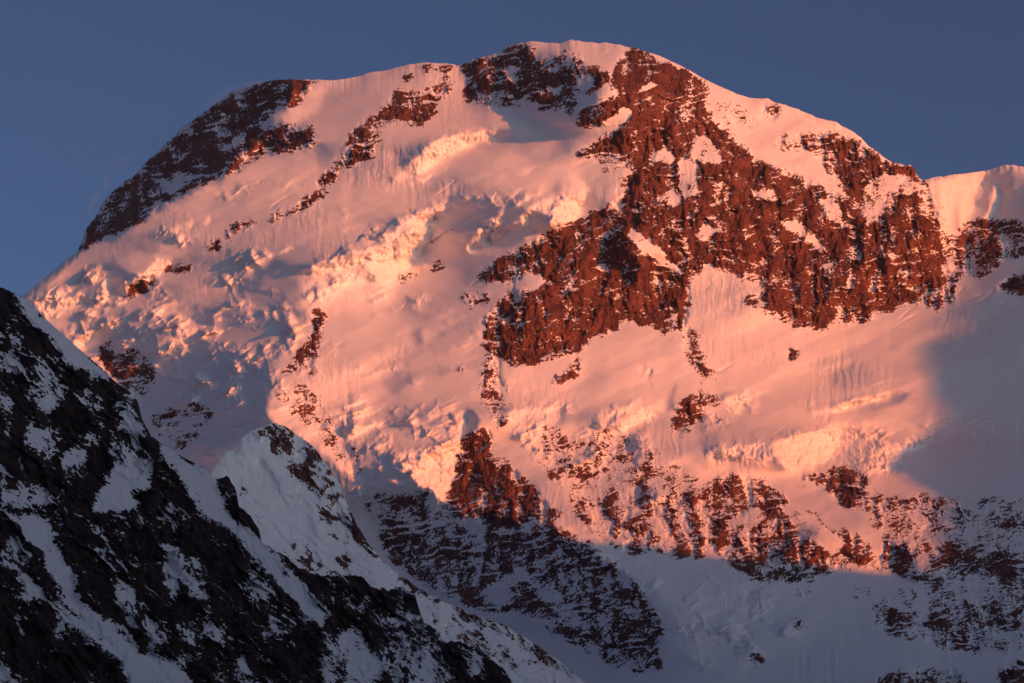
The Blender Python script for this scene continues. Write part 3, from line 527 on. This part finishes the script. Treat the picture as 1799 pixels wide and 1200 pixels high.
FROCK = [('rock_wall', 'dark rock wall under the snow strip of the near ridge', .93, "265,778 290,800 310,830 320,860 335,890 360,910 400,925 422,960 427,1000 400,1022 370,1002 350,992 330,972 300,960 280,950 250,902 230,872 262,863 269,840 262,800"),
 ('rock_wall', 'dark rock face above the fan-shaped snow patch', .93, "148,802 170,780 190,768 205,790 240,810 252,828 205,809 180,842 165,872 150,902 110,897 113,860 140,820"),
 ('rock_outcrop', None, .95, "113,640 150,650 187,670 192,702 170,702 145,692 120,692 110,660"), ('rock_knob', 'dark rock knob on the crest of the near ridge', .93, "200,668 230,689 246,708 245,738 220,712 200,692"),
 ('rock_outcrop', None, .94, "-60,450 0,508 30,535 60,573 95,600 114,627 100,630 70,612 40,590 10,570 -60,540"), ('rock_outcrop', None, .92, "115,718 150,738 162,760 140,768 113,812 85,760 60,740 90,745"),
 ('rock_outcrop', None, .93, "240,1010 280,998 310,1008 337,1060 343,1092 300,1082 270,1072 254,1042"), ('rock_wall', 'black rock face in the lower left corner', .93, "-60,990 30,998 40,1050 80,1080 130,1110 163,1150 152,1182 100,1240 40,1240 20,1190 -60,1150"),
 ('rock_outcrop', None, .93, "33,1000 60,983 92,1000 110,1030 122,1077 90,1052 55,1030"), ('rock_outcrop', None, .93, "150,1083 187,1100 208,1147 170,1122"), ('rock_outcrop', None, .94, "180,1150 217,1165 232,1240 140,1240 150,1172"),
 ('rock_outcrop', None, .92, "500,1043 520,1038 532,1070 553,1090 543,1112 510,1112 500,1082"), ('rock_outcrop', None, .92, "508,1130 540,1128 573,1190 582,1240 515,1240 503,1160"),
 ('crest_rock', None, .95, "528,1004 562,1008 562,1032 545,1032"), ('crest_rock', None, .95, "616,1006 652,1034 657,1062 640,1077 628,1050"), ('crest_rock', 'jagged rock teeth on the lower crest of the near ridge', .95, "688,1034 728,1043 738,1084 715,1078 709,1050"),
 ('rock_outcrop', None, .85, "638,1045 662,1045 662,1072 620,1092 598,1082"), ('rock_outcrop', None, .86, "760,1103 785,1129 812,1138 833,1180 845,1240 770,1240 764,1140"), ('rock_outcrop', None, .92, "858,1162 907,1206 960,1262 900,1262 858,1210"),
 ('rock_outcrop', None, .62, "648,1100 690,1108 713,1180 705,1240 668,1240 655,1160"), ('crest_rock', 'upright dark rock on the snowy crest beside the snow spur', .9, "384,839 400,835 417,860 421,892 411,906 389,880"), ('crest_rock', None, .85, "423,893 442,905 458,933 463,957 440,942"),
 ('rock_outcrop', None, .85, "395,1030 430,1010 460,1060 470,1110 430,1130 400,1090"), ('rock_outcrop', None, .9, "420,1130 480,1120 500,1160 505,1240 450,1240 440,1170"), ('rock_outcrop', None, .8, "0,930 30,940 70,980 30,1000 -30,990")]
def near_ridge(skyline, rocks, snows, cover, snames, mat, D0_, slope, name, label, base, frame, strata, rough_at, grow, seed, du, lip=22):
    """a nearer ridge: everything below its traced skyline, at its own distance"""
    u0, u1, v0 = frame
    MF = Maps(u0 - 20, u1 + 20, v0, 1330, 1.5)
    FC = np.full(MF.shape, cover, np.float32); FL = np.zeros(MF.shape, np.int32); fn = {0: ('snowy_slope', None)}; k = 1
    for nm, lb, c, pts in rocks:
        MF.paint(FC, P(pts), c, 4); r = MF.patch(P(pts), 0); FL[r[0]] = np.where(r[1] > .5, k, FL[r[0]]); fn[k] = (nm, lb); k += 1
    for n_, (c, pts) in enumerate(snows):
        if n_ not in snames and n_ not in (0, 6): c = c + .24                      # only the big patches are clean snow
        MF.paint(FC, P(pts), c, 4); r = MF.patch(P(pts), 0)
        FL[r[0]] = np.where(r[1] > .5, k, FL[r[0]]); fn[k] = snames.get(n_, ('snow_patch', None)); k += 1
    fn[k] = ('back_slope', None); kb = k
    fcols = np.arange(u0, u1, du)
    fx_, fy_ = np.array(P(skyline)).T
    fv0 = np.interp(fcols, fx_, fy_) + 3.0 * fbm(fcols/16, fcols*0 + .3, seed + 1, 5, .62) * np.interp(fcols, *rough_at)
    FNR = int((1236 - fv0.min()) / du / 1.12)
    ft = np.linspace(0, 1, FNR)
    Vf = fv0[None] + (np.maximum(1238, fv0 + 30) - fv0)[None] * ft[:, None]; Uf = np.repeat(fcols[None], FNR, 0)
    wu = 4 * fbm(Uf/26, Vf/26, seed + 11, 3) + 2.6 * fbm(Uf/7, Vf/7, seed + 13, 3); wv = 4 * fbm(Uf/26, Vf/26, seed + 15, 3) + 2.6 * fbm(Uf/7, Vf/7, seed + 17, 3)
    fc = MF.sample(FC, Uf + wu, Vf + wv)
    fc = np.clip(fc + 1.2 * fc * (1 - fc) * fbm(Uf/50, Vf/50, seed + 19, 4), 0, 1)
    ca, sa = math.cos(R(strata)), math.sin(R(strata))
    A = Uf * ca - Vf * sa; B = Uf * sa + Vf * ca
    A = A + 9 * fbm(Uf/40, Vf/40, seed + 21, 3); B = B + 9 * fbm(Uf/40, Vf/40, seed + 23, 3)
    g = grow
    hc, T = crag(Uf, Vf, seed + 31, 1.1 * g, strata, 1.1, .36)
    cr = smooth(.1, .8, fc)
    Hf = slope[0] * (Uf - 200) + slope[1] * (Vf - 800) + g * (22 * ridged(B / (90*g), A / (260*g), seed + 61, 3) + 7 * ridged(B / (30*g), A / (120*g), seed + 63, 3)) + cr * hc \
        + (1 - cr) * g * (5.0 * fbm(A/90, B/30, seed + 71, 4) + 2.0 * ridged(Uf/13 + .3*fbm(Uf/20, Vf/20, seed + 73, 2), Vf/90, seed + 75, 3) + .7 * fbm(Uf/8, Vf/8, seed + 77, 2))
    T = (T - .5) + .26 * fbm(A/(70*g), B/(16*g), seed + 81, 5, .6); T = .5 + .5 * np.tanh(T / T.std() * .8)
    frock = smooth(-.09, .09, fc - T) * smooth(.01, .04, fc)
    Hf = Hf + frock * 1.2 * g
    dd = Vf - fv0[None]
    Hf = Hf - lip * np.clip(1 - dd / 26, 0, 1)**2
    ff = world_at(Uf, Vf, D0_ - Hf * D0_ / FPX)
    crest = ff[0]; foot = ff[-1]; back = []; m_ = D0_ / 2000.0
    for s_, (dx, dy, dz) in enumerate([(-1, 4, -1), (-4, 14, -8), (-10, 40, -32), (-20, 100, -95), (-40, 220, -230), (-80, 420, -460), (-100, 700, -900)]):
        p = crest.copy(); p[:, 0] += dx*m_; p[:, 1] += dy*m_; p[:, 2] = np.maximum(p[:, 2] + dz*m_, -60); back.append(p)
    low = []
    for fr in (.2, .5, 1.0):
        p = foot.copy(); dz = (p[:, 2] + 60) * fr; p[:, 2] -= dz; p[:, 1] -= dz * 1.5; low.append(p)
    allp = np.concatenate([np.array(back[::-1]), ff, np.array(low)], 0); nb = len(back); nr, nc = allp.shape[:2]
    rk = np.zeros((nr, nc), np.float32); rk[nb:nb+FNR] = frock; rk[:nb] = frock[0] * .7; rk[nb+FNR:] = frock[-1]
    fl = np.full((nr-1, nc-1), 0, np.int32); fl[:nb] = kb
    fl[nb:nb+FNR-1] = MF.nearest(FL, (Uf[:-1, :-1] + Uf[1:, 1:])/2 + wu[:-1, :-1], (Vf[:-1, :-1] + Vf[1:, 1:])/2 + wv[:-1, :-1])
    root = top(name, label, 'ridge', base)
    split((allp - base).reshape(-1, 3), grid_quads(nr, nc), rk.ravel(), fl.ravel(), fn, mat, root)
    print(name, nr * nc, time.time() - T0)

near_ridge(FSKY, FROCK, FSNOW, .88,
    {1: ('snow_slope', 'snow strip along the crest of the near ridge'), 2: ('snow_patch', 'fan-shaped fluted snow patch on the near ridge'), 5: ('snow_gully', 'long snow gully running down the near ridge')},
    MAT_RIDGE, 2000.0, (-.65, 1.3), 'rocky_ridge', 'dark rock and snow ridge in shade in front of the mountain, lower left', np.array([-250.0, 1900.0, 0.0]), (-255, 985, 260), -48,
    ([0, 20, 60, 190, 205, 250, 300, 370, 390, 460, 520, 900], [1, .3, .12, .12, .8, .4, .12, .2, 1.2, 1.2, 1.4, 1.6]), 1.0, 500, 1.6)

# ================================================================== THE SHADED SNOW SPUR BETWEEN RIDGE AND MOUNTAIN
SPSKY = "180,1010 300,905 370,836 384,812 398,792 412,790 425,768 440,757 465,750 482,743 505,752 530,768 556,792 578,822 596,850 610,885 628,925 648,955 672,985 705,1012 745,1040 790,1062 840,1082 890,1100 935,1128 975,1155 1010,1185 1060,1225 1120,1275"
SPROCK = [('rock_rib', 'rocky right edge of the snow spur', .66, "478,744 500,748 535,770 560,795 582,825 602,855 616,890 634,930 655,960 640,958 615,925 600,890 580,850 556,815 520,782"),
 ('rock_rib', 'scattered rocks on the crest of the snow spur', .48, "440,765 482,747 522,770 556,795 580,826 600,860 620,910 655,960 640,962 600,915 562,905 540,865 505,825 470,792"),
 ('rock_outcrop', None, .5, "486,862 505,855 520,880 510,892"), ('rock_outcrop', None, .55, "440,870 462,866 466,880 448,884"), ('rock_outcrop', None, .5, "535,925 555,925 552,950 538,945"),
 ('rock_outcrop', 'dark tuft of rock low on the snow spur', .62, "584,985 600,972 618,985 612,1000 592,996"), ('rock_rib', 'brownish rock strip where the spur meets the near ridge', .3, "515,975 560,990 610,1000 655,1025 660,1045 600,1040 540,1015"),
 ('rock_rib', None, .6, "622,905 650,952 700,1005 760,1044 755,1052 700,1022 655,985 625,935"), ('rock_rib', None, .5, "800,1118 835,1105 870,1130 900,1150 880,1165 840,1150"), ('rock_outcrop', None, .7, "925,1160 940,1163 938,1169 926,1168"),
 ('rock_rib', None, .55, "760,1046 840,1082 900,1106 950,1140 1010,1186 1000,1192 940,1150 880,1112 800,1078"), ('rock_outcrop', None, .4, "440,800 455,795 450,812")]
near_ridge(SPSKY, SPROCK, [(.0, "398,795 440,762 470,770 520,850 560,950 500,950 440,880")], .09, {0: ('snow_slope', 'smooth corniced snow on the spur')},
    MAT_FACE, 4500.0, (-.45, 1.3), 'snow_spur', 'pale shaded snow spur between the near ridge and the sunlit mountain', np.array([-300.0, 4300.0, 0.0]), (180, 1110, 700), -40,
    ([200, 380, 500, 620, 700, 1000], [.3, .9, .7, 1.1, .8, .6]), .62, 800, 1.8, 5)

# ================================================================== THE RANGE ACROSS THE VALLEY (right of and behind the camera; its skyline's shadow crosses the face)
AX = np.array([math.sin(SUN_AZ), math.cos(SUN_AZ), 0.0]); LAT = np.array([-AX[1], AX[0], 0.0])
EDGE = P("900,945 1000,955 1100,972 1170,968 1240,975 1330,985 1430,990 1520,1004 1590,1006 1650,975 1665,900 1660,755 1612,690 1620,625 1690,560 1740,480 1790,400 1850,330")
eu, ev = np.array(EDGE).T
ep = world_at(eu, ev, relief_to_D(MP.sample(HB, eu, ev)))
range_a = lambda s_: np.interp(s_, [2600, 4700, 5150], [2400.0, 1700.0, 200.0])      # the range bends towards the mountain
es = ep @ LAT; ea = ep @ AX; ez = ep[:, 2] + (range_a(es) - ea) * math.tan(SUN_EL)
o_ = np.argsort(es); es, ez = es[o_], ez[o_]
print('range skyline', np.round(es), np.round(ez))
ss = np.arange(-2500, 9500, 20.0)
zz = np.interp(ss, np.concatenate([[-2500, 2000, 2900, 3700, es[0] - 60], es, [es[-1] + 900, es[-1] + 3000]]), np.concatenate([[1100, 1150, 1380, 1380, ez[0] + 30], ez, [ez[-1] + 500, ez[-1] - 300]]))
kk = np.ones(5) / 5; zz = np.convolve(np.pad(zz, 2, mode='edge'), kk, 'valid') + 13 * fbm(ss/70, ss*0 + .2, 601, 4)
aa = np.linspace(-1, 1, 81); prof = 1 - np.abs(aa)**.92
SA, SSg = np.meshgrid(aa, ss)
wid = np.clip(zz[:, None] * 1.0, 600, 1900)
ctr = range_a(ss)[:, None]
hz = zz[:, None] * prof[None] + (1 - np.abs(2*np.abs(SA) - 1)) * 90 * ridged(SSg/700, SA*1.5, 611, 5)
hz = np.where(np.abs(SA) > .985, -30, hz)
pts = AX * (ctr + SA * wid)[..., None] + LAT * SSg[..., None] + np.array([0, 0, 1.0]) * hz[..., None]
RB = AX * 2200 + LAT * 2500
rng_ = mesh_obj('mountain_range', (pts - RB).reshape(-1, 3), grid_quads(len(ss), len(aa))[:, ::-1], (fbm(SSg/120, SA*9, 621, 4) > 0).astype(np.float32).ravel(), MAT_VALLEY, None,
                'snowy range across the valley, out of the picture')
rng_.location = RB; rng_['category'] = 'mountain'; rng_['kind'] = 'structure'
# ================================================================== VALLEY FLOOR
gx = np.linspace(-16000, 16000, 161); gX, gY = np.meshgrid(gx, gx + 4000)
gz = 60 * fbm(gX/2500, gY/2500, 701, 4) - 60
gz = np.where(np.hypot(gX, gY) < 900, np.minimum(gz, 0) * np.hypot(gX, gY) / 900, gz); gz = np.minimum(gz, 20)
gnd = mesh_obj('valley_floor', np.stack([gX, gY, gz], -1).reshape(-1, 3), grid_quads(161, 161)[:, ::-1], (fbm(gX/900, gY/900, 711, 4) > .2).astype(np.float32).ravel(), MAT_VALLEY, None,
               'snowy valley floor below the mountain')
gnd['category'] = 'ground'; gnd['kind'] = 'structure'
print('total', time.time() - T0)

# ================================================================== AIR
hx0, hx1, hy0, hy1, hz0, hz1 = -16500.0, 16500.0, -12500.0, 20500.0, -320.0, 3400.0
me = bpy.data.meshes.new('haze')
me.from_pydata([(x, y, z) for z in (hz0, hz1) for y in (hy0, hy1) for x in (hx0, hx1)], [], [(0, 2, 3, 1), (4, 5, 7, 6), (0, 1, 5, 4), (2, 6, 7, 3), (0, 4, 6, 2), (1, 3, 7, 5)])
hm = bpy.data.materials.new('thin_haze'); hm.use_nodes = True; hn = hm.node_tree.nodes; hn.remove(hn['Principled BSDF'])
pv = hn.new('ShaderNodeVolumePrincipled'); pv.inputs['Color'].default_value = (.80, .84, .92, 1); pv.inputs['Density'].default_value = 0.000007; pv.inputs['Anisotropy'].default_value = .2
hm.node_tree.links.new(pv.outputs[0], hn['Material Output'].inputs['Volume']); me.materials.append(hm)
hzo = bpy.data.objects.new('haze', me); COL.objects.link(hzo)
hzo['kind'] = 'stuff'; hzo['label'] = 'thin pale evening haze filling the valley air'; hzo['category'] = 'haze'

# ================================================================== BLOWN SNOW along the left crest
su = np.array([120, 160, 200, 245, 290, 340, 400, 470.]); sv_ = np.interp(su, skx, sky_)
sh = np.array([4, 40, 56, 40, 26, 20, 16, 4.])                    # how high the plume stands above the crest, in photo pixels
sD = relief_to_D(MP.sample(HB, su, sv_ + 6)) + 110
ring = []
for q in range(8):
    t_ = q / 8 * 2 * math.pi
    ring.append(world_at(su, sv_ + 14 - (sh + 16) * (.5 + .5 * math.sin(t_)), sD + 70 * math.cos(t_)))
ring = np.array(ring).transpose(1, 0, 2)                           # stations x ring
SB = ring.reshape(-1, 3).mean(0)
fc_ = [(i*8 + q, i*8 + (q+1) % 8, (i+1)*8 + (q+1) % 8, (i+1)*8 + q) for i in range(len(su)-1) for q in range(8)] + [tuple(range(8)), tuple(reversed(range((len(su)-1)*8, len(su)*8)))]
me = bpy.data.meshes.new('blown_snow'); me.from_pydata([tuple(p) for p in (ring.reshape(-1, 3) - SB)], [], fc_); me.update()
import bmesh
bb = bmesh.new(); bb.from_mesh(me); bmesh.ops.triangulate(bb, faces=bb.faces[:]); bmesh.ops.recalc_face_normals(bb, faces=bb.faces[:]); bb.to_mesh(me); bb.free()
bm_ = bpy.data.materials.new('blown_snow'); bm_.use_nodes = True; bn = bm_.node_tree.nodes; bn.remove(bn['Principled BSDF']); bl_ = bm_.node_tree.links
pv = bn.new('ShaderNodeVolumePrincipled'); pv.inputs['Color'].default_value = (.9, .9, .92, 1)
no = bn.new('ShaderNodeTexNoise'); no.inputs['Scale'].default_value = .012; no.inputs['Detail'].default_value = 3
tc = bn.new('ShaderNodeTexCoord'); bl_.new(tc.outputs['Object'], no.inputs['Vector'])
mr = bn.new('ShaderNodeMapRange'); mr.inputs['From Min'].default_value = .45; mr.inputs['From Max'].default_value = .75; mr.inputs['To Max'].default_value = .0016
bl_.new(no.outputs['Fac'], mr.inputs['Value']); bl_.new(mr.outputs['Result'], pv.inputs['Density'])
bl_.new(pv.outputs[0], bn['Material Output'].inputs['Volume']); me.materials.append(bm_)
bo = bpy.data.objects.new('blown_snow', me); COL.objects.link(bo); bo.location = SB
bo['kind'] = 'stuff'; bo['label'] = 'faint veil of blown snow along the left skyline of the mountain'; bo['category'] = 'blown snow'
